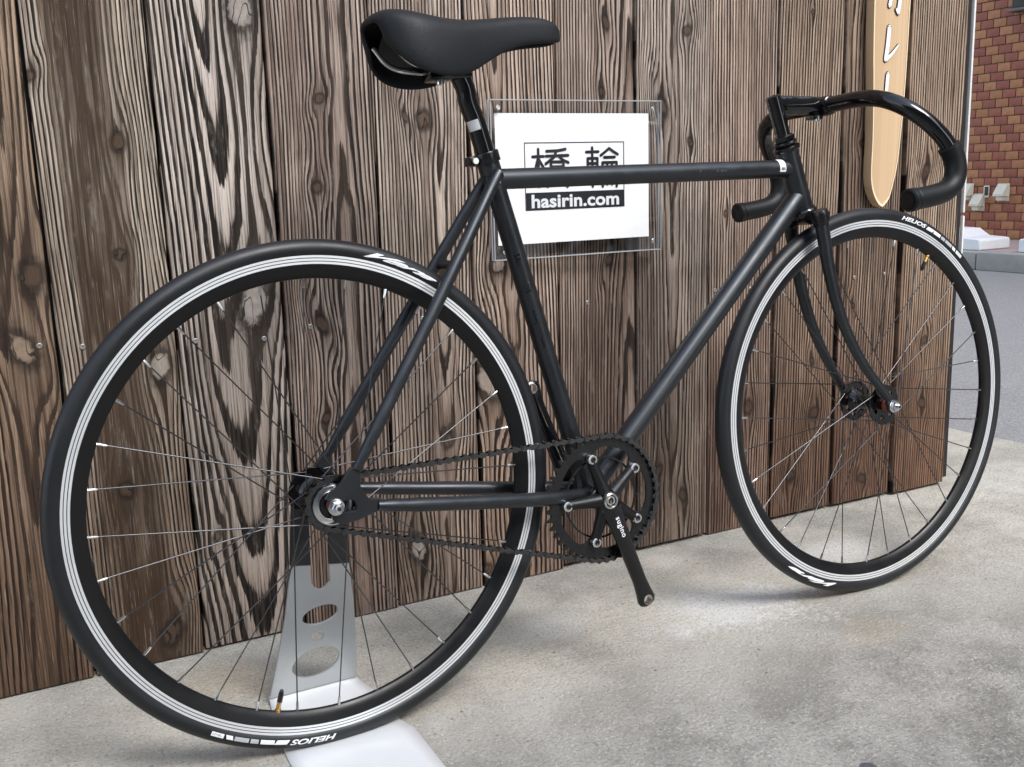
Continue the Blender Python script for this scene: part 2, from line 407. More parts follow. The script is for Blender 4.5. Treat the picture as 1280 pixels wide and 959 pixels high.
me = G().box((0, 0, 0), (.292, .292, .02), ch=.003).mesh('paving_tile'); me.materials.append(M['paving'])
for i in range(4):
    for k in range(22):
        link('paving_tile', me, None, pv, Matrix.Translation((.15+i*.298, -.1+k*.298, .108)))

# ------------------------------------------------------------------ brick building across the street
BX = 7.3
bld = tag(empty('brick_building', (BX, 4.4, .11)), 'brick building of red and tan chequered bricks across the street', 'building')
G().box((1.5, 0, 3.6), (2.98, 9.0, 7.2)).obj('wall', M['mortar'], bld)
BW, BH, J = .123, .0712, .007
bme = {}
for key in ('brick_red', 'brick_tan'):
    bme[key] = G().box((0, 0, 0), (.02, BW-J, BH-J), ch=.003).mesh('brick'); bme[key].materials.append(M[key])
rest = {'brick_red': G(), 'brick_tan': G()}
cand = []
for row in range(60):
    for c in range(-34, 35):
        y = c*BW + (BW/2 if row % 2 else 0); z = .02 + (row+.5)*BH
        key = 'brick_red' if (c + (row//2)) % 2 else 'brick_tan'
        cand.append((abs(y-.28)*2.2 + abs(z-1.0)*1.0 + (3 if z > 2.15 else 0), y, z, key))
cand.sort()
for i, (_, y, z, key) in enumerate(cand):
    y += random.uniform(-.001, .001); xo = random.uniform(-.0015, .0015)
    if i < 300: link('brick', bme[key], None, bld, Matrix.Translation((.002+xo, y, z)))
    else: rest[key].box((.002+xo, y, z), (.02, BW-J, BH-J))
for key in rest: tag(rest[key].obj('outer_bricks', M[key], bld, ang=None), kind='stuff')
# dark hood high on the wall
hd = tag(empty('wall_box', (BX, 4.36, 1.93)), 'dark metal box with a ledge high on the brick wall', 'wall box')
G().box((-.06, 0, .22), (.10, .22, .40), ch=.006).obj('box', M['darkbox'], hd)
G().box((-.075, 0, .005), (.135, .27, .022), ch=.004).obj('ledge', simple('ledge_metal', (.10, .09, .08), .5), hd)
# cream vent hoods
def vent(y, z, label):
    t = tag(empty('vent_hood', (BX, y, z)), label, 'vent hood', 'cream vent hoods low on the brick wall')
    g = G(); hw = .048
    prof = [(-.012, .065), (-.03, .065), (-.085, -.012), (-.085, -.03), (-.012, -.03)]
    V = [(a, -hw, b) for a, b in prof] + [(a, hw, b) for a, b in prof]; n = len(prof)
    g.add(V, [tuple(reversed(range(n))), tuple(range(n, 2*n))] + [(i, (i+1) % n, (i+1) % n+n, i+n) for i in range(n)])
    g.obj('hood', M['cream'], t, ang=20)
    G().box((-.04, 0, -.048), (.056, .062, .034), ch=.006).obj('outlet', M['cream'], t)
    G().box((-.0125, 0, 0), (.009, .108, .145), ch=.002).obj('back_plate', M['cream'], t)
    return t
vent(4.86, .512, 'cream vent hood on brick wall half hidden behind plank wall end')
vent(4.74, .425, 'lowest cream vent hood on brick wall, below the dark slot')
vent(4.512, .508, 'cream vent hood on brick wall beside the dark slot, standing alone')
t = tag(empty('wall_slot', (BX, 4.672, .515)), 'small dark slot in a cream frame on the brick wall', 'vent slot')
G().box((-.016, 0, 0), (.012, .052, .10), ch=.003).obj('slot_frame', M['cream'], t)
G().box((-.021, -.004, .004), (.010, .034, .072), ch=.002).obj('opening', M['darkbox'], t)
# white blocks on the pavement edge
def white_block(x, y, rz, label, hump):
    t = tag(empty('sign_base', (x, y, .119)), label, 'sign base', 'white concrete sign bases on the pavement')
    t.rotation_euler.z = rz
    g = G(); hw = .17
    prof = [(-.20, 0), (.20, 0), (.20, .075), (.185, .085), (.03, .092), (-.02, .12), (-.06, .145), (-.20, .15)] if hump else [(-.2, 0), (.2, 0), (.2, .085), (.19, .095), (-.19, .095), (-.2, .085)]
    V = [(b, a, c) for b in (-hw, hw) for a, c in prof]; n = len(prof)
    g.add(V, [tuple(range(n)), tuple(reversed(range(n, 2*n)))] + [(i, i+n, (i+1) % n+n, (i+1) % n) for i in range(n)])
    o = g.obj('block', M['conc_white'], t, ang=25)
    bv = o.modifiers.new('bevel', 'BEVEL'); bv.width = .01; bv.segments = 2; bv.limit_method = 'ANGLE'
    G().lathe([(.022, 0), (.026, .01), (.026, .03), (.02, .034)], 16, Matrix.Rotation(PI/2, 4, 'X') @ Matrix.Translation((0, .088, .12))).obj('socket', M['conc_white'], t)
    return t
white_block(6.36, 4.06, PI, 'white stepped concrete sign base beside the plank wall end, on the pavement', True)
white_block(6.40, 3.37, PI, 'white flat concrete sign base at the right picture edge, on the pavement', False)

# ------------------------------------------------------------------ plank wall
XB = [-1.295, -1.125, -.955, -.785, -.615, -.445, -.275, -.108, .062, .230, .398, .570, .741, .913, 1.083, 1.255, 1.432, 1.604]
YF = [.366]*18
YF[9] = .369; YF[8] = .365; YF[7] = .370; YF[10] = .366; YF[11] = .370; YF[12] = .366; YF[13] = .369; YF[14] = .366; YF[15] = .361; YF[16] = .352
wall = tag(empty('plank_wall', (.66, .37, 0)), 'weathered brown plank wall of upright cedar boards behind the bicycle', 'wall')
WI = Matrix.Translation((-.66, -.37, 0))
def L255(*c): return [k*.92 for k in lin(*c)]
# per board: light, brown, pith x (from board centre), tilt, d0, ds, dn, ring, threshold, dark, heart, heart width, knots (world x, z, r), stain
BP = {
 5: (L255(170,138,102), L255(128,94,66), (.02, .03), .03, -.02, .02, .0070, .58, .82, .25, .03, [(-.297,.624,.014),(-.321,.521,.017)], .7),
 6: (L255(178,162,140), L255(138,104,72), (.004, -.02), .034, .010, .014, .0050, .56, .86, 1.0, .042, [(-.269,.899,.007),(-.163,.809,.009),(-.176,.648,.009),(-.135,.477,.017),(-.202,.291,.010),(-.157,.047,.014)], .6),
 7: (L255(184,168,154), L255(146,120,98), (.016, -.012), .082, -.055, .020, .0082, .50, .97, .0, .02, [(.029,1.002,.024),(.016,.561,.026),(-.073,.19,.007)], .45),
 8: (L255(176,154,136), L255(140,104,80), (.018, .01), .03, .015, .014, .0052, .58, .84, .15, .02, [(.141,.872,.008),(.129,.735,.008),(.122,.517,.010),(.118,.36,.007)], .5),
 9: (L255(192,170,150), L255(146,112,86), (.012, .02), .036, -.03, .03, .0062, .58, .92, .1, .02, [(.319,.839,.0125),(.286,.845,.006),(.272,.10,.016),(.34,.29,.010)], .5),
 10: (L255(190,164,142), L255(148,108,78), (-.002, -.03), .04, -.03, .045, .0070, .56, .90, .2, .02, [(.447,.591,.015),(.418,.385,.020),(.405,.035,.011),(.505,.25,.006)], .55),
 11: (L255(176,152,132), L255(136,98,74), (.07, .005), .035, .02, .016, .0056, .56, .84, .12, .02, [(.68,1.008,.008),(.67,.888,.007),(.681,.586,.008),(.627,.74,.004)], .55),
 12: (L255(182,162,144), L255(136,104,80), (-.004, .0), .034, -.015, .03, .0060, .60, .86, .22, .016, [(.857,1.001,.0095),(.800,.865,.013),(.865,.798,.006),(.85,.10,.009),(.79,.162,.008)], .55),
 13: (L255(186,158,134), L255(140,98,72), (-.15, .0), .03, .0, .02, .0066, .54, .9, .1, .02, [(.955,.66,.005),(1.02,.26,.010)], .6),
 14: (L255(172,146,116), L255(132,90,62), (.12, .02), .03, -.01, .02, .0070, .56, .84, .25, .03, [(1.166,1.047,.005),(1.20,.225,.012),(1.137,.093,.011),(1.19,.34,.006)], .7),
 15: (L255(164,136,106), L255(124,84,58), (-.12, .02), .03, .01, .02, .0072, .56, .86, .35, .025, [(1.31,.79,.008),(1.345,.055,.011),(1.40,.20,.009),(1.30,.45,.005)], .75),
 16: (L255(182,154,120), L255(140,96,64), (.13, .01), .03, .01, .02, .0070, .56, .84, .25, .02, [(1.493,.728,.011),(1.514,.354,.009),(1.516,.209,.010),(1.56,.52,.005)], .75),
}
def plank(i):
    x0, x1 = XB[i]+.0016, XB[i+1]-.0016; cx = (x0+x1)/2; hw = (x1-x0)/2; H = 2.35; th = .02
    zb = .002 + random.uniform(0, .008)
    rnd = random.Random(100+i); nz = 40
    V = []; F = []
    # cross section: chamfered front edges
    for k in range(nz+1):
        z = zb + (H-zb)*(k/nz)
        a = -hw + rnd.uniform(0, .0014); b = hw - rnd.uniform(0, .0014); f = rnd.uniform(-.0004, .0004)
        if k == 0: f += 0
        V += [(a, th, z), (a, .0022, z), (a+.0022, f, z), (b-.0022, f, z), (b, .0022, z), (b, th, z)]
    for k in range(nz):
        for j in range(6):
            j2 = (j+1) % 6; F.append((k*6+j, k*6+j2, (k+1)*6+j2, (k+1)*6+j))
    F.append(tuple(reversed(range(6)))); F.append(tuple(range(nz*6, nz*6+6)))
    if i in BP: p = BP[i]
    else:
        q = BP[5 + (i*5) % 12]; p = (*q[:11], [(cx+.03, .3+.1*i, .01), (cx-.04, .9-.07*i, .009)], q[12])
    light, brown, pith, d0, ds, dn, ring, thr, dark, heart, hwid, knots, browning = p
    m = wood('cedar_%02d' % i, i, light, brown, pith, d0, ds, dn, ring, thr, dark, heart, hwid, [(kx-cx, kz, kr) for kx, kz, kr in knots], browning)
    g = G().add(V, F)
    return g.obj('plank', m, wall, ang=None, mat=WI @ Matrix.Translation((cx, YF[i], 0)))
for i in range(17): plank(i)
G().box((.184, .42, 1.175), (2.954, .056, 2.35)).obj('backing', M['backing'], wall, mat=WI)
G().box((.155, 1.55, 1.175), (2.86, 2.2, 2.34)).obj('side_wall', simple('dark_render', (.10, .09, .08), .9, scale=6), wall, mat=WI)
G().box((.172, 1.53, 3.7), (2.9, 2.3, 2.6)).obj('upper_wall', simple('grey_render', (.3, .29, .27), .9, scale=6), wall, mat=WI)
# white strip at the wall end, in two lengths
G().box((1.6190, .353, 1.485), (.0058, .008, 1.70), ch=.0015).obj('corner_strip', M['trim'], wall, mat=WI)
G().box((1.6200, .353, .585), (.0050, .008, .085), ch=.0015).obj('corner_strip', M['trim'], wall, mat=WI)
sme = G().lathe([(.0042, 0), (.0042, -.0012), (.0034, -.0018), (.0016, -.0018), (.0012, -.0008), (.0003, -.0008)], 14).mesh('screw'); sme.materials.append(simple('dull_screw', (.34, .33, .31), .5, .8))
for x, z in [(-.298,.524),(-.241,.517),(-.079,.509),(.027,.502),(.102,.515),(.30,.51),(.50,.505),(.632,.51),(-.36,.516),(.93,.51),(1.02,.507),(1.30,.51),(1.39,.512)]:
    i = max(k for k in range(17) if XB[k] <= x)
    link('screw', sme, None, wall, WI @ Matrix.Translation((x, YF[i]-.0002, z)))

# two unseen buildings, added to block low sky and darken reflections
sb = tag(empty('added_street_block', (7.5, -7.6, .1)), 'plain grey unseen building, added along the street for shade and reflections', 'building')
G().box((1.5, 0, 4.0), (3.0, 14.6, 8.0)).obj('wall', simple('grey_stucco', (.14, .135, .13), .85, scale=4), sb)
for k in range(5):
    G().box((-.005, -5.6+k*2.7, 2.4), (.05, 1.3, 1.2), ch=.01).obj('window', M['darkbox'], sb)
ob = tag(empty('added_alley_block', (-3.5, -4.8, 0)), 'plain dark unseen building, added behind the viewer for shade and reflections', 'building')
G().box((0, -1.5, 2.3), (10.6, 3.0, 4.6)).obj('wall', simple('dark_stucco', (.085, .085, .09), .85, scale=4), ob)
G().box((0, .02, .25), (10.6, .06, .5)).obj('plinth', M['kerb'], ob)
for k in range(4):
    G().box((-3.9+k*2.6, .01, 2.9), (1.2, .06, 1.3), ch=.01).obj('window', M['darkbox'], ob)
# ------------------------------------------------------------------ acrylic sign
sg = tag(empty('shop_sign', (.602, .345, .602)), 'clear acrylic sign with white paper and black lettering on the plank wall', 'sign')
SI = Matrix.Translation((-.602, -.345, -.602))
def flat(name, x0, x1, z0, z1, y, th, m, parent, M0, ch=0):
    return G().box(((x0+x1)/2, y, (z0+z1)/2), (x1-x0, th, z1-z0), ch=ch).obj(name, m, parent, mat=M0)
for y in (.3385, .3475):
    flat('acrylic_panel', .428, .775, .603, .870, y, .003, M['acrylic'], sg, SI)
g = G()
for y in (.3385, .3475):
    for (a, b, c, d) in ((.4265,.7765,.8702,.8714), (.4265,.7765,.6016,.6028), (.4265,.4277,.603,.870), (.7753,.7765,.603,.870)):
        g.box(((a+b)/2, y, (c+d)/2), (b-a, .0034, d-c))
g.obj('panel_edge', M['acrylic_edge'], sg, mat=SI)
flat('paper_sheet', .437, .752, .627, .849, .343, .0006, M['paper'], sg, SI)
yf = .3424
g = G(); BO = .0016
for (a, b, c, d) in ((.492,.698,.7984,.800), (.492,.4936,.684,.7984), (.6964,.698,.684,.7984)): g.box(((a+b)/2, yf, (c+d)/2), (b-a, .0004, d-c))
g.obj('border', M['ink'], sg, mat=SI)
flat('name_band', .494, .6964, .684, .7145, yf, .0005, M['ink'], sg, SI)
def put_text(name, body, size, bold, x, z, y, m, parent, M0, width=None, space=1.0, height=None):
    me = text_mesh(name, body, size, bold, 0, 0, space, 'CENTER')
    xs = [v.co.x for v in me.vertices]; ys = [v.co.y for v in me.vertices]
    sx = width/(max(xs)-min(xs)) if width else 1
    sy = height/(max(ys)-min(ys)) if height else sx
    cx = (max(xs)+min(xs))/2; cy = (max(ys)+min(ys))/2
    for v in me.vertices: v.co = Vector((x+(v.co.x-cx)*sx, y, z+(v.co.y-cy)*sy))
    return link(name, me, m, parent, M0)
put_text('lettering', 'hasirin.com', .03, .0009, .595, .6995, yf-.0006, M['white'], sg, SI, .182, 1.02, .0235)
def kan(strokes_):
    g = G(); k = 0
    for st_ in strokes_:
        P = [Vector((.492+(u-100)*.000208, 0, .800-(v-163+.025*(u-100))*.000176)) for u, v in st_]
        for a_, b_ in zip(P, P[1:]):
            d_ = (b_-a_); d_.normalize(); n_ = Vector((-d_.z, 0, d_.x)); r_ = .0026; y_ = yf-.0004-.00002*k; k += 1
            ring_ = [a_ + (n_*math.cos(t_) - d_*math.sin(t_))*r_ for t_ in [PI*j/6 for j in range(7)]] + [b_ + (-n_*math.cos(t_) + d_*math.sin(t_))*r_ for t_ in [PI*j/6 for j in range(7)]]
            V_ = [Vector((p.x, y_, p.z)) for p in ring_]
            g.add(V_, [tuple(range(len(V_)))])
    return g.obj('lettering', M['ink'], sg, ang=None, mat=SI)
kan([[(178,299),(282,294)], [(232,226),(234,590)], [(228,318),(205,410),(170,470)], [(240,330),(270,385),(292,420)],
     [(312,244),(420,238),(495,222)], [(306,292),(522,282)], [(405,246),(385,300),(302,366)], [(432,292),(470,330),(522,352)],
     [(352,395),(352,348),(474,345),(474,395)], [(352,395),(474,392)], [(318,590),(318,440),(510,436),(510,590)], [(365,540),(365,480),(462,478),(462,540)], [(365,540),(462,538)]])
kan([[(702,249),(824,244)], [(762,205),(764,590)], [(716,415),(716,312),(814,310),(814,415)], [(716,362),(814,360)], [(716,415),(814,413)], [(690,490),(835,486)],
     [(848,282),(900,240),(935,210),(975,240),(1022,268)], [(884,300),(990,296)], [(866,590),(866,352),(1010,348),(1010,590)], [(914,356),(914,570)], [(962,354),(962,570)], [(866,440),(1010,436)]])
cme = G().lathe([(.0042, 0), (.0042, -.0014), (.003, -.0026), (.0015, -.0026), (.0012, -.0014), (.0002, -.0014)], 16).mesh('screw_cap'); cme.materials.append(M['alloy'])
for x, z in ((.441, .8575), (.7575, .8565), (.757, .619), (.446, .615)): link('screw_cap', cme, None, sg, SI @ Matrix.Translation((x, .3368, z)))

# ------------------------------------------------------------------ hanging wooden sign
def signwood():
    N = NT('fresh_cedar'); vec, X, Y, Z = N.coords()
    V = lambda sx, sz, k=0.0: N.vec(N.math('MULTIPLY', X, sx), k, N.math('MULTIPLY', Z, sz))
    n = N.noise(V(60, 3), 1, 4, .6); n2 = N.noise(V(8, 2, 3), 1, 2); n3 = N.noise(V(260, 8, 5), 1, 3)
    c = N.mix(n, lin(200, 172, 140), lin(178, 146, 110)); c = N.mix(N.step(n2, .4, .7), c, lin(206, 178, 144))
    c = N.mix(N.math('MULTIPLY', N.step(n3, .5, .75), .3), c, lin(130, 88, 56))
    dx = N.math('MULTIPLY', N.math('SUBTRACT', X, -.006), 1/.0035); dz = N.math('MULTIPLY', N.math('SUBTRACT', Z, .075), 1/.007)
    k = N.math('SQRT', N.math('ADD', N.math('MULTIPLY', dx, dx), N.math('MULTIPLY', dz, dz)))
    c = N.mix(N.step(k, 1.2, .5), c, lin(92, 56, 36))
    return N.out(c, .6, None, N.bump(n3, .0006, .5), .3)
hs_ = tag(empty('wooden_sign', (1.347, .335, .658)), 'long pointed light wooden sign with white brushed characters, on the plank wall', 'sign')
HI = Matrix.Translation((-1.347, -.335, -.658))
outl = [(1.347,.658),(1.336,.663),(1.322,.680),(1.312,.705),(1.309,.74),(1.310,.80),(1.307,.90),(1.302,1.0),(1.300,1.2),(1.303,1.5),(1.31,1.62),(1.33,1.66),(1.36,1.668),(1.385,1.655),(1.402,1.61),(1.408,1.5),(1.405,1.2),(1.402,1.05),(1.399,.93),(1.394,.84),(1.386,.755),(1.376,.71),(1.364,.675)]
sp = [p for p in spline([(x-1.347, z-.658, 0) for x, z in outl] + [(0, 0, 0)], 3)][:-1]
me = plate_mesh('board', [[(p.x, p.y) for p in sp]], .022, .003)
link('board', me, signwood(), hs_, xz(.011+.0))
rimw = simple('sapwood_edge', lin(236, 216, 180), .6, var=.06)
# pale bevelled edge band
inner = [(p.x*.955+.0003, .005+(p.y)*.99) for p in sp]
me = plate_mesh('edge_band', [[(p.x, p.y) for p in sp], inner], .0012, 0)
link('edge_band', me, rimw, hs_, xz(-.0006))
def stroke(pts, rad, y, m, name):
    """brush stroke: flat ribbon with round ends"""
    P = spline([(a-1.347, b-.658, 0) for a, b in pts], 5); n = len(P); R = [rad[0] + (rad[1]-rad[0])*i/(n-1) for i in range(n)]
    Lf = []; Rt = []
    for i, p in enumerate(P):
        a = P[max(i-1, 0)]; b = P[min(i+1, n-1)]; d = (b-a).normalized(); nn = Vector((-d.y, d.x, 0))
        Lf.append(p+nn*R[i]); Rt.append(p-nn*R[i])
    d0 = (P[0]-P[1]).normalized(); d1 = (P[-1]-P[-2]).normalized()
    cap0 = [P[0] + (Matrix.Rotation(a, 3, 'Z') @ d0)*R[0] for a in (PI/3, 0, -PI/3)]
    cap1 = [P[-1] + (Matrix.Rotation(a, 3, 'Z') @ d1)*R[-1] for a in (PI/3, 0, -PI/3)]
    poly = Lf[::-1] + cap0[::1] + Rt + cap1
    return plate_mesh(name, [[(p.x, p.y) for p in poly]], .0008)
strokes = [([(1.344,1.020),(1.341,.985),(1.337,.957)], (.0050,.0050)), ([(1.337,.957),(1.353,.967),(1.372,.986)], (.0048,.0018)),
           ([(1.345,.928),(1.343,.905),(1.341,.868)], (.0046,.0040)),
           ([(1.352,1.17),(1.350,1.10),(1.342,1.062)], (.0045,.0042)), ([(1.325,1.135),(1.350,1.138),(1.374,1.137)], (.0045,.0045)),
           ([(1.374,1.137),(1.371,1.08),(1.367,1.050)], (.0048,.0044)), ([(1.367,1.050),(1.361,1.056)], (.004,.0022))]
for k, (pts, rad) in enumerate(strokes):
    link('stroke_outline', stroke(pts, (rad[0]+.0016, rad[1]+.0016), 0, None, 'stroke_outline'), M['black_line'], hs_, xz(-.0008-.00012*k))
    link('brush_stroke', stroke(pts, rad, 0, None, 'brush_stroke'), M['white'], hs_, xz(-.0022-.00012*k))

# ------------------------------------------------------------------ bicycle stand
st = tag(empty('bicycle_stand', (0, .07, 0)), 'grey steel display stand with oval cut-outs under the rear wheel', 'bicycle stand')
SM = Matrix.Translation((0, -.07, 0))
tilt = math.atan2(.054, .33)
UP = SM @ Matrix.Translation((0, .144, 0)) @ Matrix.Rotation(tilt, 4, 'X') @ XZ
leftp = [(-.062, .010), (-.051, .06), (-.036, .139), (-.028, .20), (-.026, .221)]
rightp = [(.060, .207), (.0665, .14), (.069, .10), (.071, .010)]
slot = [(.030, .212), (.031, .184), (.024, .176), (.016, .173), (.009, .177), (.004, .187), (.003, .216)]
body = leftp + slot[::-1] + rightp
holes = [circ(.016, .132, .027, 24, .0145, .12), circ(.012, .0975, .0085, 16, .0095), circ(.008, .054, .036, 28, .0235, .16)]
link('upright', plate_mesh('upright', [body] + holes, .004, .0008), M['galv'], st, UP)
link('prong', plate_mesh('prong', [[(-.0262,.222),(-.021,.335),(-.016,.345),(-.004,.345),(.001,.337),(.003,.2165)]], .007, .001), M['stand_black'], st, UP)
link('prong', plate_mesh('prong', [[(.0300,.2125),(.029,.335),(.033,.345),(.050,.345),(.056,.336),(.0602,.2075)]], .007, .001), M['stand_black'], st, UP)
# bent foot running under the wheel
g = G(); cols_ = 9; rows = []
prof = [(.1455, .012), (.142, .006), (.134, .003), (.12, .0022), (.10, .002), (.05, .0018), (.0, .0018), (-.02, .0018), (-.03, .0018), (-.20, .0018), (-.235, .0018), (-.25, .0018)]
wl = [-.062, -.062, -.063, -.065, -.068, -.073, -.079, -.080, -.080, -.076, -.070, -.052]
wr = [.071, .072, .075, .079, .083, .088, .085, .091, .094, .090, .084, .066]
V = []; F = []
for (y, z), a, b in zip(prof, wl, wr):
    for k in range(cols_): V.append((a+(b-a)*k/(cols_-1), y-.07, z))
nr = len(prof)
for r in range(nr-1):
    for k in range(cols_-1):
        i = r*cols_+k; F.append((i, i+1, i+cols_+1, i+cols_))
o = g.add(V, F).obj('foot', M['stand_white'], st, ang=60)
sol = o.modifiers.new('solid', 'SOLIDIFY'); sol.thickness = .0018; sol.offset = 0

# ------------------------------------------------------------------ bicycle (local: x forward, y to its left, z up)
bike = tag(empty('bicycle'), 'matte black fixed-gear bicycle with drop bars leaning in its stand', 'bicycle')
bike.rotation_euler = (-.06269, 0, 0)
R_W, WB = .337, .9923
BBX, BBZ = .409, .274
def sub(name, parent=None): return empty(name, parent=parent or bike)

# ---- frame
fr = sub('frame')
ST_T = Vector((.2715, 0, .776)); BB = Vector((BBX, 0, BBZ)); ST_D = (ST_T-BB).normalized()
def axis(z): return Vector((.849-(z-.669)*.324, 0, z))
HT_T, HT_B = axis(.772), axis(.676)
def onst(z): return BB + ST_D*((z-BBZ)/ST_D.z)
G().lathe([(.0185,-.034),(.0195,-.033),(.0195,.033),(.0185,.034)], 32, Matrix.Translation(BB)).obj('bottom_bracket_shell', M['frame'], fr)
G().tube([BB, ST_T - ST_D*.03, ST_T - ST_D*.029, ST_T], [.0143, .0143, .0156, .0156], 28).obj('seat_tube', M['frame'], fr)
G().tube([onst(.741), axis(.744)], .0143, 28).obj('top_tube', M['frame'], fr)
G().tube([BB, axis(.7015)], .0165, 28).obj('down_tube', M['frame'], fr)
hd_ = (HT_T-HT_B).normalized()
G().tube([HT_B, HT_B+hd_*.006, HT_B+hd_*.0062, HT_T-hd_*.0062, HT_T-hd_*.006, HT_T], [.0188, .0188, .0176, .0176, .0186, .0186], 32).obj('head_tube', M['frame'], fr)
for s_ in (-1, 1):
    top = onst(.735) + Vector((-.010, s_*.017, 0)); low = Vector((.031, s_*.060, .380))
    G().tube(spline([top+Vector((.012, -s_*.004, .012)), top, top.lerp(low, .35)+Vector((0, s_*.004, 0)), top.lerp(low, .75)+Vector((0, s_*.002, 0)), low], 5), [.006]*3+[.0086]*15+[.0078, .007, .006], 18).obj('seat_stay', M['frame'], fr)
    a = Vector((BBX-.012, s_*.024, BBZ+.004)); b = Vector((.056, s_*.060, .329))
    G().tube(spline([a, Vector((.31, s_*.041, .2895)), Vector((.20, s_*.052, .306)), Vector((.11, s_*.058, .320)), b], 5), [.0105]*6+[.0100]*5+[.0095]*5+[.0085]*3+[.0075, .0062], 18).obj('chain_stay', M['frame'], fr)
    dp = [(.024,.384),(.036,.380),(.0345,.359),(.040,.345),(.047,.3395),(.062,.3375),(.060,.323),(.045,.319),(.028,.3145),(.008,.313),(-.002,.3165),(-.006,.323),(-.004,.3285),(.024,.3275),(.0275,.3315),(.0265,.3395),(.022,.3425),(-.007,.3435),(-.012,.348),(-.006,.356),(.010,.367)]
    link('dropout', plate_mesh('dropout', [dp], .0065, .0006), M['frame'], fr, xz(s_*.0585))
    G().tube([(.006, s_*.0585, .337), (.006, s_*.066, .337)], .0, 8)
G().rod((.205, -.030, .628), (.205, .030, .628), .0065, 16).obj('stay_bridge', M['frame'], fr)
G().rod((.335, -.040, .287), (.335, .040, .287), .006, 16).obj('stay_bridge', M['frame'], fr)
G().lathe([(.0035,.0),(.0035,-.003),(.002,-.0035),(.0002,-.0035)], 12, Matrix.Translation(onst(.735)+Vector((-.004,-.0195,.002)))).obj('stay_cap', M['alloy'], fr)
# seat clamp ring with bolt
cl = sub('seat_clamp')
c0 = ST_T - ST_D*.006
Mx = Matrix.Translation(c0) @ ST_D.to_track_quat('Y', 'X').to_matrix().to_4x4()
G().lathe([(.0158,-.0075),(.0178,-.0075),(.0184,-.006),(.0184,.006),(.0178,.0075),(.0158,.0075)], 32, Mx, True).obj('collar', M['semi'], cl)
G().box(c0+Vector((-.0235,0,-.005)), (.014, .020, .013), ch=.003).obj('clamp_ear', M['semi'], cl)
G().tube([c0+Vector((-.024,-.016,-.005)), c0+Vector((-.024,-.010,-.005))], .0042, 14).obj('clamp_bolt', M['alloy'], cl)
# ---- seatpost
sp_ = sub('seatpost')
G().tube(spline([ST_T-ST_D*.03, ST_T+ST_D*.04, Vector((.251,0,.842)), Vector((.2475,0,.862)), Vector((.240,0,.879))], 6), .0136, 28).obj('post', M['gloss'], sp_)
G().box((.222, 0, .880), (.062, .030, .016), Matrix.Rotation(-.08, 3, 'Y'), .005).obj('cradle', M['gloss'], sp_)
G().box((.222, 0, .893), (.050, .054, .010), ch=.003).obj('rail_clamp', M['gloss'], sp_)
G().tube([(.208, -.006, .866), (.208, -.006, .872)], .0055, 12).obj('clamp_bolt', M['alloy'], sp_)
def on_tube(name, me, p0, d, face, rad, m, parent, off=.0003):
    """wrap a flat mesh (x along the tube, y around it) on a tube"""
    d = d.normalized(); face = (face - d*face.dot(d)).normalized(); side = d.cross(face)
    for v in me.vertices:
        a = v.co.y/rad; rr = rad+off+v.co.z
        v.co = p0 + d*v.co.x + face*math.cos(a)*rr - side*math.sin(a)*rr
    return link(name, me, m, parent)
def patch_mesh(name, w_, h_, nx=8, ny=8, th=0):
    V = [(-w_/2+w_*i/nx, -h_/2+h_*j/ny, 0) for j in range(ny+1) for i in range(nx+1)]
    F = [(j*(nx+1)+i, j*(nx+1)+i+1, (j+1)*(nx+1)+i+1, (j+1)*(nx+1)+i) for j in range(ny) for i in range(nx)]
    return mesh(name, V, F)
pd = (Vector((.251,0,.842))-ST_T).normalized()
on_tube('sticker', patch_mesh('sticker', .014, .017), Vector((.2595,0,.815)), pd, Vector((-.75,-.85,0)), .0137, M['sticker'], sp_, .0006)
# ---- saddle
sa = sub('saddle')
stn = [(.110,.030,.930,.914),(.116,.048,.939,.899),(.128,.062,.945,.884),(.147,.069,.946,.874),(.170,.0695,.943,.868),(.197,.065,.939,.866),(.225,.057,.937,.869),(.252,.046,.938,.880),(.280,.0365,.941,.897),(.310,.030,.9445,.911),(.340,.026,.947,.918),(.366,.0235,.9465,.9205),(.384,.0195,.942,.922),(.393,.013,.935,.924),(.397,.005,.9285,.9255)]
stn = [(x, hw*1.02, zt+.0125, zb+.001) for x, hw, zt, zb in stn]
V = []; F = []; nv = 17
for x, hw, zt, zb in stn:
    for k in range(nv):
        t = -1 + 2*k/(nv-1); a = abs(t)
        if a <= .62:
            q = a/.62; y = hw*.93*q; z = zt - (zt-zb)*.20*q**2.4
        else:
            q = (a-.62)/.38; y = hw*(.93+.07*math.sin(q*PI*.62)) - hw*.10*max(q-.55, 0)**1.5*2; z = zt-(zt-zb)*(.20+.80*q)
        V.append((x + .012*max(a-.45, 0)/.55*max(0, 1-(x-.11)/.10), math.copysign(y, t) if t else 0, z))
for i in range(len(stn)-1):
    for k in range(nv-1):
        n0 = i*nv+k; F.append((n0, n0+nv, n0+nv+1, n0+1))
o = G().add(V, F).obj('cover', M['saddle'], sa, ang=180)
m2 = o.modifiers.new('solid', 'SOLIDIFY'); m2.thickness = .007; m2.offset = -1
m2 = o.modifiers.new('sub', 'SUBSURF'); m2.levels = 2; m2.render_levels = 2
V2 = []
for x, hw, zt, zb in stn[3:-3]:
    for k in range(9):
        t = -1+2*k/8; V2.append((x, hw*.95*t, zt-(zt-zb)*(.22+.50*abs(t)**3)))
F2 = [(i*9+k, i*9+k+1, (i+1)*9+k+1, (i+1)*9+k) for i in range(len(stn)-7) for k in range(8)]
G().add(V2, F2).obj('shell', M['shell'], sa, ang=60)
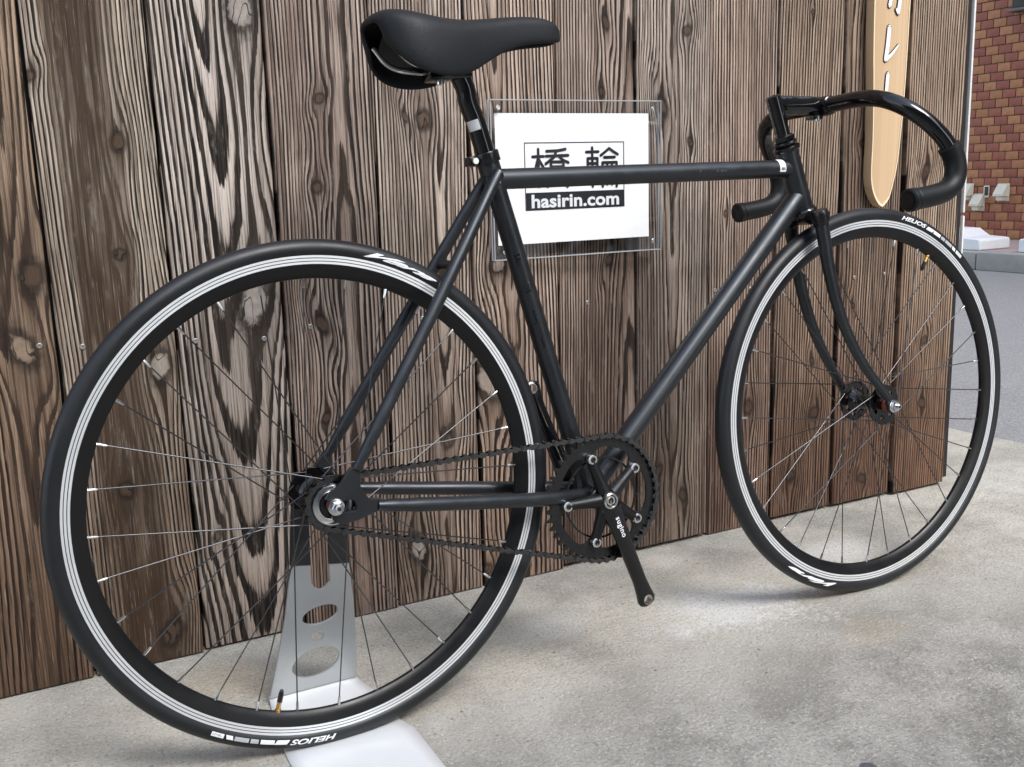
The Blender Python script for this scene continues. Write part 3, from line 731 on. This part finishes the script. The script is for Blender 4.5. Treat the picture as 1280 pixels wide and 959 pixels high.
for s_ in (-1, 1):
    G().tube(spline([(.132, s_*.034, .918), (.150, s_*.030, .896), (.176, s_*.0235, .887), (.23, s_*.022, .888), (.27, s_*.021, .903), (.33, s_*.010, .930)], 6), .0035, 10).obj('rail', M['alloy'], sa)
# ---- fork
fk = sub('fork')
cr0 = axis(.6625)
blade = [(.0, .036, .0)]
for s_ in (-1, 1):
    P = [Vector((.8515, s_*.0355, .662)), Vector((.857, s_*.036, .630)), Vector((.8665, s_*.0362, .580)), Vector((.8835, s_*.037, .518)), Vector((.907, s_*.0385, .463)), Vector((.940, s_*.042, .409)), Vector((.972, s_*.0475, .368)), Vector((.987, s_*.0505, .348))]
    n = (len(P)-1)*5+1
    G().tube(spline(P, 5), [.0125-(.0125-.0068)*(i/(n-1))**1.15 for i in range(n)], 20, ell=.82).obj('fork_blade', M['frame'], fk)
    G().tube([(.8475, s_*.0355, .674), (.8495, s_*.0355, .668), (.8525, s_*.0357, .655), (.853, s_*.0357, .6545)], [.0125, .0150, .0145, .0135], 20).obj('blade_socket', M['semi'], fk)
    link('fork_end', plate_mesh('fork_end', [[(.980,.357),(.991,.353),(1.001,.345),(1.0035,.337),(1.001,.328),(.9985,.326),(.9965,.329),(.9965,.3405),(.988,.3405),(.988,.329),(.986,.326),(.983,.331),(.979,.345)]], .006, .0006), M['frame'], fk, xz(s_*.0505))
G().box(cr0+Vector((-.001,0,.0005)), (.030, .070, .017), Matrix.Rotation(.31, 3, 'Y'), .005).obj('crown', M['semi'], fk)
# ---- headset and stem
he = sub('headset')
def ring_on_axis(prof, z, name, m, parent, n=32):
    Mx = Matrix.Translation(axis(z)) @ hd_.to_track_quat('Y', 'X').to_matrix().to_4x4()
    return G().lathe(prof, n, Mx).obj(name, m, parent, ang=30)
ring_on_axis([(.0165,-.006),(.0215,-.005),(.0225,-.001),(.0225,.003),(.0205,.006),(.017,.007)], .6725, 'lower_cup', M['gloss'], he)
ring_on_axis([(.017,-.001),(.0205,0),(.0222,.003),(.0222,.006),(.0185,.0085),(.0165,.009)], .772, 'upper_cup', M['gloss'], he)
ring_on_axis([(.0160,.0),(.0186,.001),(.0192,.003),(.0186,.005),(.0160,.006)], .7815, 'adjusting_ring', M['semi'], he)
ring_on_axis([(.0150,.0),(.0178,.001),(.0178,.007),(.0150,.009),(.0122,.010)], .788, 'locknut', M['gloss'], he, 6)
stm = sub('stem')
G().tube([axis(.775), axis(.853), axis(.8565), axis(.858)], [.0118, .0125, .0119, .0095], 28).obj('quill', M['gloss'], stm)
BAR = Vector((.892, 0, .842))
tp = axis(.8425)
G().tube(spline([tp+Vector((-.004,0,.002)), tp+Vector((.016,0,.0005)), tp.lerp(BAR,.45)+Vector((0,0,.001)), tp.lerp(BAR,.8)+Vector((0,0,.0015)), BAR+Vector((-.006,0,.001))], 5), [.0155]*4+[.0160]*5+[.0150]*6+[.0146]*4+[.0150]*2, 24, ell=.72).obj('extension', M['gloss'], stm)
G().lathe([(.0130,-.0215),(.0152,-.020),(.0160,-.015),(.0160,.015),(.0152,.020),(.0130,.0215)], 32, Matrix.Translation(BAR)).obj('bar_clamp', M['gloss'], stm)
G().box(BAR+Vector((-.016,0,-.0155)), (.018, .022, .012), ch=.003).obj('clamp_lug', M['gloss'], stm)
G().tube([BAR+Vector((-.018,-.008,-.024)), BAR+Vector((-.018,-.008,-.016))], .0042, 12).obj('clamp_bolt', M['alloy'], stm)
# ---- handlebar
hb = sub('handlebar')
path = [(.892,0,.842),(.893,.045,.843),(.8925,.085,.8425),(.8945,.118,.838),(.902,.146,.8265),(.917,.167,.810),(.937,.181,.789),(.958,.1895,.764),(.9725,.193,.736),(.9705,.194,.7085),(.953,.194,.6925),(.925,.194,.6855),(.876,.194,.680)]
full = [Vector((x,-y,z)) for x,y,z in path[::-1]] + [Vector(p) for p in path[1:]]
G().tube(spline(full, 10), .0127, 28).obj('bar', M['gloss'], hb)
half = spline([Vector(p) for p in path], 14)
for s_ in (-1, 1):
    P = [Vector((p.x, s_*p.y, p.z)) for p in half]
    i0 = min(range(len(P)), key=lambda i: abs(P[i].z-.757) + (0 if P[i].x > .93 else 9))
    gp_ = P[i0:]; e = (gp_[-1]-gp_[-2]).normalized()
    n = len(gp_)
    G().tube(gp_, [.0163]*n, 26).obj('grip', M['grip'], hb)
    G().tube([gp_[0]+(gp_[0]-gp_[1]).normalized()*.004, gp_[0]+(gp_[0]-gp_[1]).normalized()*.002, gp_[0]+(gp_[1]-gp_[0]).normalized()*.003, gp_[0]+(gp_[1]-gp_[0]).normalized()*.0032], [.0135, .0168, .0172, .0160], 26).obj('grip_ring', M['grip'], hb)
    G().tube([gp_[-1]-e*.010, gp_[-1]-e*.009, gp_[-1]-e*.007, gp_[-1]-e*.006, gp_[-1]-e*.002, gp_[-1]+e*.003, gp_[-1]+e*.005], [.0164, .0174, .0174, .0168, .0176, .0174, .0150], 26).obj('bar_end', M['grip'], hb)
    G().tube([gp_[-1]+e*.004, gp_[-1]+e*.0062], [.0118, .0112], 24).obj('end_plug', M['gloss'], hb)

# ---- wheels
RC, RT = .3243, .0127
TIRE = G().lathe([(RC+RT*math.cos(a), RT*1.02*math.sin(a)) for a in [2*PI*k/28 for k in range(28)]], 160, None, True).mesh('tyre', 60); TIRE.materials.append(M['rubber'])
rimp = [(.3168,-.0099),(.3168,-.0085),(.312,-.007),(.312,.007),(.3168,.0085),(.3168,.0099),(.3045,.0099),(.3035,.0096),(.296,.0078),(.290,.0055),(.2872,.0030),(.2866,0),(.2872,-.0030),(.290,-.0055),(.296,-.0078),(.3035,-.0096),(.3045,-.0099)]
RIM = G().lathe(rimp, 160, None, True).mesh('rim', 30); RIM.materials.append(M['rim'])
g = G()
for s_ in (-1, 1):
    for a, b in ((.3051,.3081),(.3091,.3121),(.3131,.3161)):
        y = s_*.0101
        g.lathe([(a, y-s_*.0006), (a, y), (b, y), (b, y-s_*.0006)], 160, None, True)
TRK = g.mesh('brake_track', 30); TRK.materials.append(M['track'])
SPK = G().tube([(0,0,0),(0,0,1)], 1, 6, False).mesh('spoke', 60); SPK.materials.append(M['steel'])
NIP = G().tube([(0,0,0),(0,0,.0015),(0,0,.009),(0,0,.012)], [.0021,.0021,.0019,.0014], 8).mesh('nipple', 40); NIP.materials.append(M['alloy'])
def along(a, b, r=None):
    d = b-a; q = d.to_track_quat('Z', 'Y').to_matrix().to_4x4()
    m = Matrix.Translation(a) @ q
    if r: m = m @ Matrix.Diagonal((r, r, d.length, 1))
    return m
def polar_text(name, me, a0, r0, m, parent):
    """lay a flat mesh on the tyre's near side, reading clockwise with tops outward"""
    for v in me.vertices:
        r = r0+v.co.y; a = a0-v.co.x/r0
        q = max(1-((r-RC)/RT)**2, .02)
        v.co = Vector((r*math.cos(a), -RT*1.02*math.sqrt(q)-.0004, r*math.sin(a)))
    return link(name, me, m, parent)
def fine(me, cuts=0):
    bm = bmesh.new(); bm.from_mesh(me); bmesh.ops.triangulate(bm, faces=bm.faces[:])
    bmesh.ops.subdivide_edges(bm, edges=[e for e in bm.edges if e.calc_length() > .006], cuts=2, use_grid_fill=True)
    bm.to_mesh(me); bm.free(); return me
def wheel(x, phase, flange_y, flange_r, valve, label):
    t = sub('wheel'); t.location = (x, 0, R_W); t['label'] = label
    link('tyre', TIRE, None, t); link('rim', RIM, None, t); link('brake_track', TRK, None, t)
    # hub body, flanges with holes
    fy0, fy1 = flange_y
    g = G().lathe([(.0105, fy0+.004),(.022, fy0+.004),(.016, fy0+.010),(.0125, fy0+.017),(.0115, (fy0+fy1)/2),(.0125, fy1-.017),(.016, fy1-.010),(.022, fy1-.004),(.0105, fy1-.004)], 32)
    g.obj('hub_shell', M['gloss'], t)
    fpoly = [circ(0, 0, flange_r+.004, 48)] + [circ(.0225*math.cos(2*PI*k/7), .0225*math.sin(2*PI*k/7), .0046, 12) for k in range(7)]
    for y in (fy0, fy1): link('hub_flange', plate_mesh('hub_flange', [[p for p in q] for q in fpoly], .0032, .0005), M['gloss'], t, xz(y))
    for k in range(32):
        th = math.radians(phase + 11.25*k); near = k % 2 == 0
        y = fy0 if near else fy1; lead = 1 if (k//2) % 2 == 0 else -1
        out = .0022*lead
        a = th + lead*math.radians(62)
        h = Vector((flange_r*math.cos(a), y+out, flange_r*math.sin(a))); rp = Vector((.2872*math.cos(th), (-.0015 if near else .0015), .2872*math.sin(th)))
        link('spoke', SPK, None, t, along(h, rp, .00092))
        link('nipple', NIP, None, t, along(rp, h))
    va = math.radians(valve); vd = Vector((-math.cos(va), 0, -math.sin(va))); vp = Vector((.2868*math.cos(va), 0, .2868*math.sin(va)))
    G().tube([vp-vd*.002, vp+vd*.002, vp+vd*.0022, vp+vd*.014], [.0042, .0042, .0031, .0031], 12).obj('valve', M['brass'], t)
    G().tube([vp+vd*.012, vp+vd*.022, vp+vd*.0255, vp+vd*.028, vp+vd*.029], [.0036, .0036, .003, .0021, .001], 12).obj('valve_cap', M['semi'], t)
    return t
def nut(y0, y1, parent, washer=True):
    s_ = 1 if y1 > y0 else -1
    G().lathe([(.0108, y0), (.0108, y0+s_*.002), (.0095, y0+s_*.0025)], 24).obj('washer', M['alloy'], parent)
    G().lathe([(.0082, y0+s_*.002), (.0085, y0+s_*.003), (.0085, y1-s_*.001), (.0072, y1)], 6).obj('axle_nut', M['alloy'], parent, ang=20)
    G().lathe([(.0048, y1-s_*.002), (.0048, y1+s_*.004), (.004, y1+s_*.0048)], 16).obj('axle', M['alloy'], parent)
    G().lathe([(.0026, y1+s_*.004), (.0026, y1+s_*.0052), (.0025, y1+s_*.0053)], 10).obj('axle_bore', M['stand_black'], parent)
rw = wheel(0, -.2, (-.031, .033), .031, -106.9, 'rear wheel resting on the stand foot')
fw = wheel(WB, -2.4, (-.0325, .0325), .031, 59.3, 'front wheel standing on the concrete')
nut(-.062, -.0715, rw); nut(.062, .0715, rw); nut(-.0540, -.0630, fw); nut(.0540, .0630, fw)
for t, y in ((fw, .0415), (rw, .0465)):
    for s_ in (-1, 1):
        G().lathe([(.0085, s_*(y-.006)), (.0095, s_*y), (.0085, s_*(y+.006))], 20).obj('bearing_seal', M['red'], t)
        G().lathe([(.0070, s_*(y-.012)), (.0070, s_*(y+.011))], 16).obj('axle_cone', M['steel'], t)
# cog and lockring
CY = -.0435
def teeth(n, rp, tip, root):
    P = []
    for k in range(n):
        for f, r in ((.0, root), (.18, root), (.40, tip), (.60, tip), (.82, root)):
            a = 2*PI*(k+f)/n; P.append((r*math.cos(a), r*math.sin(a)))
    return P
link('cog', plate_mesh('cog', [teeth(16, .0325, .0365, .0295), circ(0, 0, .016, 24)], .003, .0003), M['chain'], rw, xz(CY))
G().lathe([(.0165, -.0425), (.0265, -.0435), (.0272, -.0465), (.0262, -.0500), (.0245, -.0505), (.0240, -.0475), (.0205, -.0478), (.0180, -.0490), (.0165, -.0470)], 40, None, True).obj('lockring', M['alloy'], rw)
G().lathe([(.0162, -.0440), (.0162, -.0490), (.0105, -.0500), (.0080, -.0500)], 32).obj('hub_cap', M['semi'], rw)
# tyre print
def tyre_word(parent, word, a_deg, size, shear, width, r0, m, bold=.0):
    me = text_mesh('tyre_lettering', word, size, bold, shear); xs = [v.co.x for v in me.vertices]; x0 = min(xs); k = width/(max(xs)-x0)
    for v in me.vertices: v.co = Vector(((v.co.x-x0)*k, v.co.y, 0))
    return polar_text('tyre_lettering', fine(me), math.radians(a_deg), r0, m, parent)
def tyre_block(parent, a0, a1, r0, r1, m, slant=0.0):
    w_ = math.radians(abs(a1-a0))*r0; me = patch_mesh('tyre_panel', w_, r1-r0, 10, 3)
    for v in me.vertices: v.co = Vector((v.co.x+w_/2+slant*(v.co.y/(r1-r0)), v.co.y+(r1-r0)/2, 0))
    return polar_text('tyre_panel', me, math.radians(a0), r0, m, parent)
for t, a in ((rw, -92.0), (fw, 77.8)):
    tyre_word(t, 'HELIOS', a, .0098, .35, .0625, .3215, M['white'], .0003)
    tyre_block(t, a-11.6, a-14.6, .3212, .3272, M['white'], .004)
    tyre_block(t, a-14.9, a-18.2, .3212, .3270, M['white'])
    tyre_block(t, a-18.7, a-20.6, .3212, .3268, M['grey_print']); tyre_block(t, a-21.0, a-24.4, .3212, .3268, M['grey_print'])
    tyre_block(t, a-24.8, a-26.4, .3212, .3266, M['white'], -.002); tyre_block(t, a-27.0, a-30.0, .3212, .3268, M['white'])
    tyre_word(t, '700x23', a-27.35, .0040, 0, .0135, .3225, M['ink'])
for t, a, wd in ((rw, 75.6, .108), (fw, -107.3, .122)):
    tyre_word(t, 'Vera', a, .0105, .85, wd, .3208, M['white'], .0004)

# ---- crankset
cs = sub('crankset'); cs.location = (BBX, 0, BBZ)
RY = -.0405
CA = math.radians(-71.9)
RP = .09305
ring_polys = [teeth(46, RP, RP+.0042, RP-.0038)]
inn = []
for k in range(5):
    b = CA + math.radians(36+72*k)
    for f, r in ((-30,.0765),(-22,.0765),(-15,.0755),(-9.5,.070),(-6.0,.0605),(0,.0570),(6.0,.0605),(9.5,.070),(15,.0755),(22,.0765),(30,.0765)):
        a = b+math.radians(f); inn.append((r*math.cos(a), r*math.sin(a)))
link('chainring', plate_mesh('chainring', [ring_polys[0], inn], .0032, .0004), M['semi'], cs, xz(RY))
link('inner_ring', plate_mesh('inner_ring', [circ(0,0,.0615,48), circ(0,0,.0585,48)], .002, .0003), M['semi'], cs, xz(RY+.005))
for k in range(5):
    a = CA + math.radians(36+72*k); d = Vector((math.cos(a), 0, math.sin(a)))
    G().tube([d*.012+Vector((0,RY-.0105,0)), d*.028+Vector((0,RY-.0085,0)), d*.05+Vector((0,RY-.0062,0)), d*.060+Vector((0,RY-.0045,0)), d*.070+Vector((0,RY-.0045,0))], [.0115,.0095,.0078,.0080,.006], 14).obj('spider_arm', M['spider'], cs)
    Mx = Matrix.Translation(d*.065)
    G().lathe([(.0074, RY-.003), (.0074, RY-.0112), (.0066, RY-.0122), (.0042, RY-.0122), (.0036, RY-.0095), (.0005, RY-.0092)], 20, Mx).obj('chainring_bolt', M['alloy'], cs)
    G().lathe([(.0034, RY-.0095), (.0034, RY-.0100), (.0030, RY-.0101)], 6, Mx).obj('bolt_socket', M['stand_black'], cs)
def crank(s_, ang, y0, y1):
    d = Vector((math.cos(ang), 0, math.sin(ang)))
    P = [d*-.004, d*.0, d*.014, d*.04, d*.09, d*.135, d*.155, d*.1665, d*.173, d*.177]; n = len(P)
    Y = [y0, y0, y0, y0+(y1-y0)*.25, y0+(y1-y0)*.6, y0+(y1-y0)*.92, y1, y1, y1, y1]
    R_ = [.013, .0175, .0178, .0136, .0116, .0110, .0130, .0150, .0132, .0072]
    T_ = [.55, .55, .55, .60, .58, .58, .50, .46, .46, .46]
    pd_ = Vector((-d.z, 0, d.x)); V = []; F = []; m_ = 16
    for p, y, r, e in zip(P, Y, R_, T_):
        for k in range(m_):
            a = 2*PI*k/m_; ca, sa_ = math.cos(a), math.sin(a)
            ca = math.copysign(abs(ca)**.72, ca); sa_ = math.copysign(abs(sa_)**.72, sa_)
            V.append(p + pd_*ca*r + Vector((0, y+sa_*r*e, 0)))
    for i in range(n-1):
        for k in range(m_): F.append((i*m_+k, i*m_+(k+1) % m_, (i+1)*m_+(k+1) % m_, (i+1)*m_+k))
    F.append(tuple(reversed(range(m_)))); F.append(tuple(range((n-1)*m_, n*m_)))
    o = G().add(V, F).obj('crank_arm', M['gloss'], cs, ang=60)
    bm = bmesh.new(); bm.from_mesh(o.data); bmesh.ops.recalc_face_normals(bm, faces=bm.faces[:]); bm.to_mesh(o.data); bm.free(); o.data.shade_smooth()
    # pedal eye: bright thread ring and a hole's dark bottom, cut through
    cut = G().lathe([(.0078, y1-.03), (.0078, y1+.03)], 24, Matrix.Translation(d*.1665)).obj('eye_cutter', M['alloy'], cs)
    bo = o.modifiers.new('eye', 'BOOLEAN'); bo.object = cut; bo.operation = 'DIFFERENCE'; bo.solver = 'EXACT'
    dg = bpy.context.evaluated_depsgraph_get(); me = bpy.data.meshes.new_from_object(o.evaluated_get(dg)); o.modifiers.clear(); old = o.data; o.data = me; me.name = 'crank_arm'
    me.set_sharp_from_angle(angle=math.radians(45))
    bpy.data.objects.remove(cut)
    G().lathe([(.0070, y1-.0060), (.0077, y1-.0060), (.0077, y1+.0060), (.0070, y1+.0060)], 24, Matrix.Translation(d*.1665), True).obj('pedal_thread', M['alloy'], cs)
    return d, pd_
d, pd_ = crank(-1, CA, RY-.013, -.066)
crank(1, CA+PI, .052, .066)
G().lathe([(.0118, RY-.0205), (.0118, RY-.0230), (.0100, RY-.0240), (.0088, RY-.0236), (.0084, RY-.0215), (.0070, RY-.0215), (.0070, RY-.0225), (.0045, RY-.0228), (.0040, RY-.0205), (.0004, RY-.0205)], 28).obj('crank_bolt', M['alloy'], cs)
G().lathe([(.0128, RY-.0195), (.0140, RY-.0210), (.0128, RY-.0222), (.0116, RY-.0222)], 28).obj('dust_ring', M['semi'], cs)
G().lathe([(.0155, -.030), (.0165, -.0345), (.0150, -.0385), (.0100, -.039)], 28).obj('bearing_cup', M['alloy'], cs)
G().lathe([(.0082, -.0525), (.0082, .0525)], 16).obj('spindle', M['steel'], cs)
# maker's name down the arm
me = text_mesh('lettering', 'sugino', .0115, .0002, 0, 0, 1.12, 'CENTER'); ys = [v.co.y for v in me.vertices]; xs = [v.co.x for v in me.vertices]
cx, cy = (max(xs)+min(xs))/2, .0032
for v in me.vertices:
    a, b = (v.co.x-cx)*1.0, (v.co.y-cy); r_ = .034+a
    p = d*(.043+a) + pd_*b
    v.co = Vector((p.x, RY-.013 + ((-.066)-(RY-.013))*min(max((.0375+a)/.16, 0), 1) - .0106 + .0020*min(max((.024+a)/.05, 0), 1), p.z))
link('lettering', me, M['white'], cs)

# ---- chain
ch = sub('chain')
c1 = Vector((BBX, 0, BBZ)); c2 = Vector((0, 0, R_W)); rc = .03255
D = c2-c1; L_ = math.hypot(D.x, D.z); base = math.atan2(D.z, D.x); off = math.acos((RP-rc)/L_)
pts = []
at = lambda c, r, a: Vector((c.x+r*math.cos(a), CY, c.z+r*math.sin(a)))
aU, aL = base-off, base+off        # tangent angles (upper, lower)
for k in range(81): pts.append(at(c1, RP, aL + (aU+2*PI-aL)*k/80))
for k in range(31): pts.append(at(c2, rc, aU + (aL-aU)*k/30))
pts.append(pts[0])
cum = [0]
for a, b in zip(pts, pts[1:]): cum.append(cum[-1]+(b-a).length)
nl = 2*round(cum[-1]/.0127/2); pitch = cum[-1]/nl
def pos(s_):
    s_ %= cum[-1]
    for i in range(len(cum)-1):
        if cum[i+1] >= s_:
            f = (s_-cum[i])/max(cum[i+1]-cum[i], 1e-9); return pts[i].lerp(pts[i+1], f)
def link_mesh(outer):
    g = G(); hw = .0034 if outer else .0024; n = 7
    prof = []
    for c, s_ in ((0, 1), (.0127, -1)):
        for k in range(n):
            a = PI/2 + PI*k/(n-1) if s_ == 1 else -PI/2 + PI*k/(n-1)
            prof.append((c+.0042*math.cos(a), .0042*math.sin(a)))
        prof.append((.00635, -.0019 if s_ == 1 else .0019))
    N_ = len(prof)
    for s_ in (-1, 1):
        y0, y1 = s_*hw, s_*(hw+.0009)
        V = [(a, y0, b) for a, b in prof] + [(a, y1, b) for a, b in prof]
        F = [tuple(range(N_)), tuple(reversed(range(N_, 2*N_)))] + [(i, i+N_, (i+1) % N_+N_, (i+1) % N_) for i in range(N_)]
        g.add(V, F)
    for c in (0, .0127) if outer else ():
        g.lathe([(.0018, -hw-.0013), (.0018, hw+.0013)], 8, Matrix.Translation((c, 0, 0)))
    if not outer:
        for c in (0, .0127): g.lathe([(.0038, -.0022), (.0038, .0022)], 8, Matrix.Translation((c, 0, 0)))
    me = g.mesh('chain_link', 30)
    bm = bmesh.new(); bm.from_mesh(me); bmesh.ops.recalc_face_normals(bm, faces=bm.faces[:]); bm.to_mesh(me); bm.free()
    me.materials.append(M['chain']); return me
lm_ = [link_mesh(True), link_mesh(False)]
for k in range(nl):
    a, b = pos(k*pitch), pos((k+1)*pitch); dd = b-a
    m_ = Matrix.Translation(a) @ Matrix.Rotation(-math.atan2(dd.z, dd.x), 4, 'Y')
    link('chain_link', lm_[k % 2], None, ch, m_)

# ---- small print on the frame
wl_ = patch_mesh('frame_label', .0125, .026, 4, 10)
on_tube('frame_label', wl_, axis(.744)+Vector((-.031,0,0)), Vector((1,0,0)), Vector((0,-1,.55)), .0143, M['white'], fr, .0004)
TTc = axis(.744)
for k in range(3):
    on_tube('label_print', patch_mesh('label_print', .0018, .0040, 2, 3), TTc+Vector((-.0335+k*.0028,0,0)), Vector((1,0,0)), Vector((0,-1,-.05)), .0143, M['ink'], fr, .0007)
def mark(x, w_, h_, slant):
    me = patch_mesh('tube_mark', w_, h_, 3, 6)
    for v in me.vertices: v.co.x += v.co.y*slant
    on_tube('tube_mark', me, Vector((x, 0, .7405)), Vector((1,0,.005)), Vector((0,-1,.35)), .0143, M['faint'], fr, .0004)
mark(.630, .0012, .009, .6); mark(.641, .016, .0010, 0); mark(.663, .0012, .009, .6); mark(.6685, .0012, .009, -.3); mark(.674, .0012, .009, .6); mark(.679, .0012, .009, .6)
E0 = onst(.640)
for k, chr_ in enumerate('FUJI'):
    me = text_mesh('seat_tube_letter', chr_, .021, .0003, 0, 0, 1, 'CENTER')
    for v in me.vertices: v.co = Vector((-(v.co.y-.009)*1.0, (v.co.x), 0))
    on_tube('seat_tube_letter', fine(me), onst(.632-.040*k), ST_D*-1, Vector((-.42,-.9,0)), .0143, M['gloss'], fr, .0002)
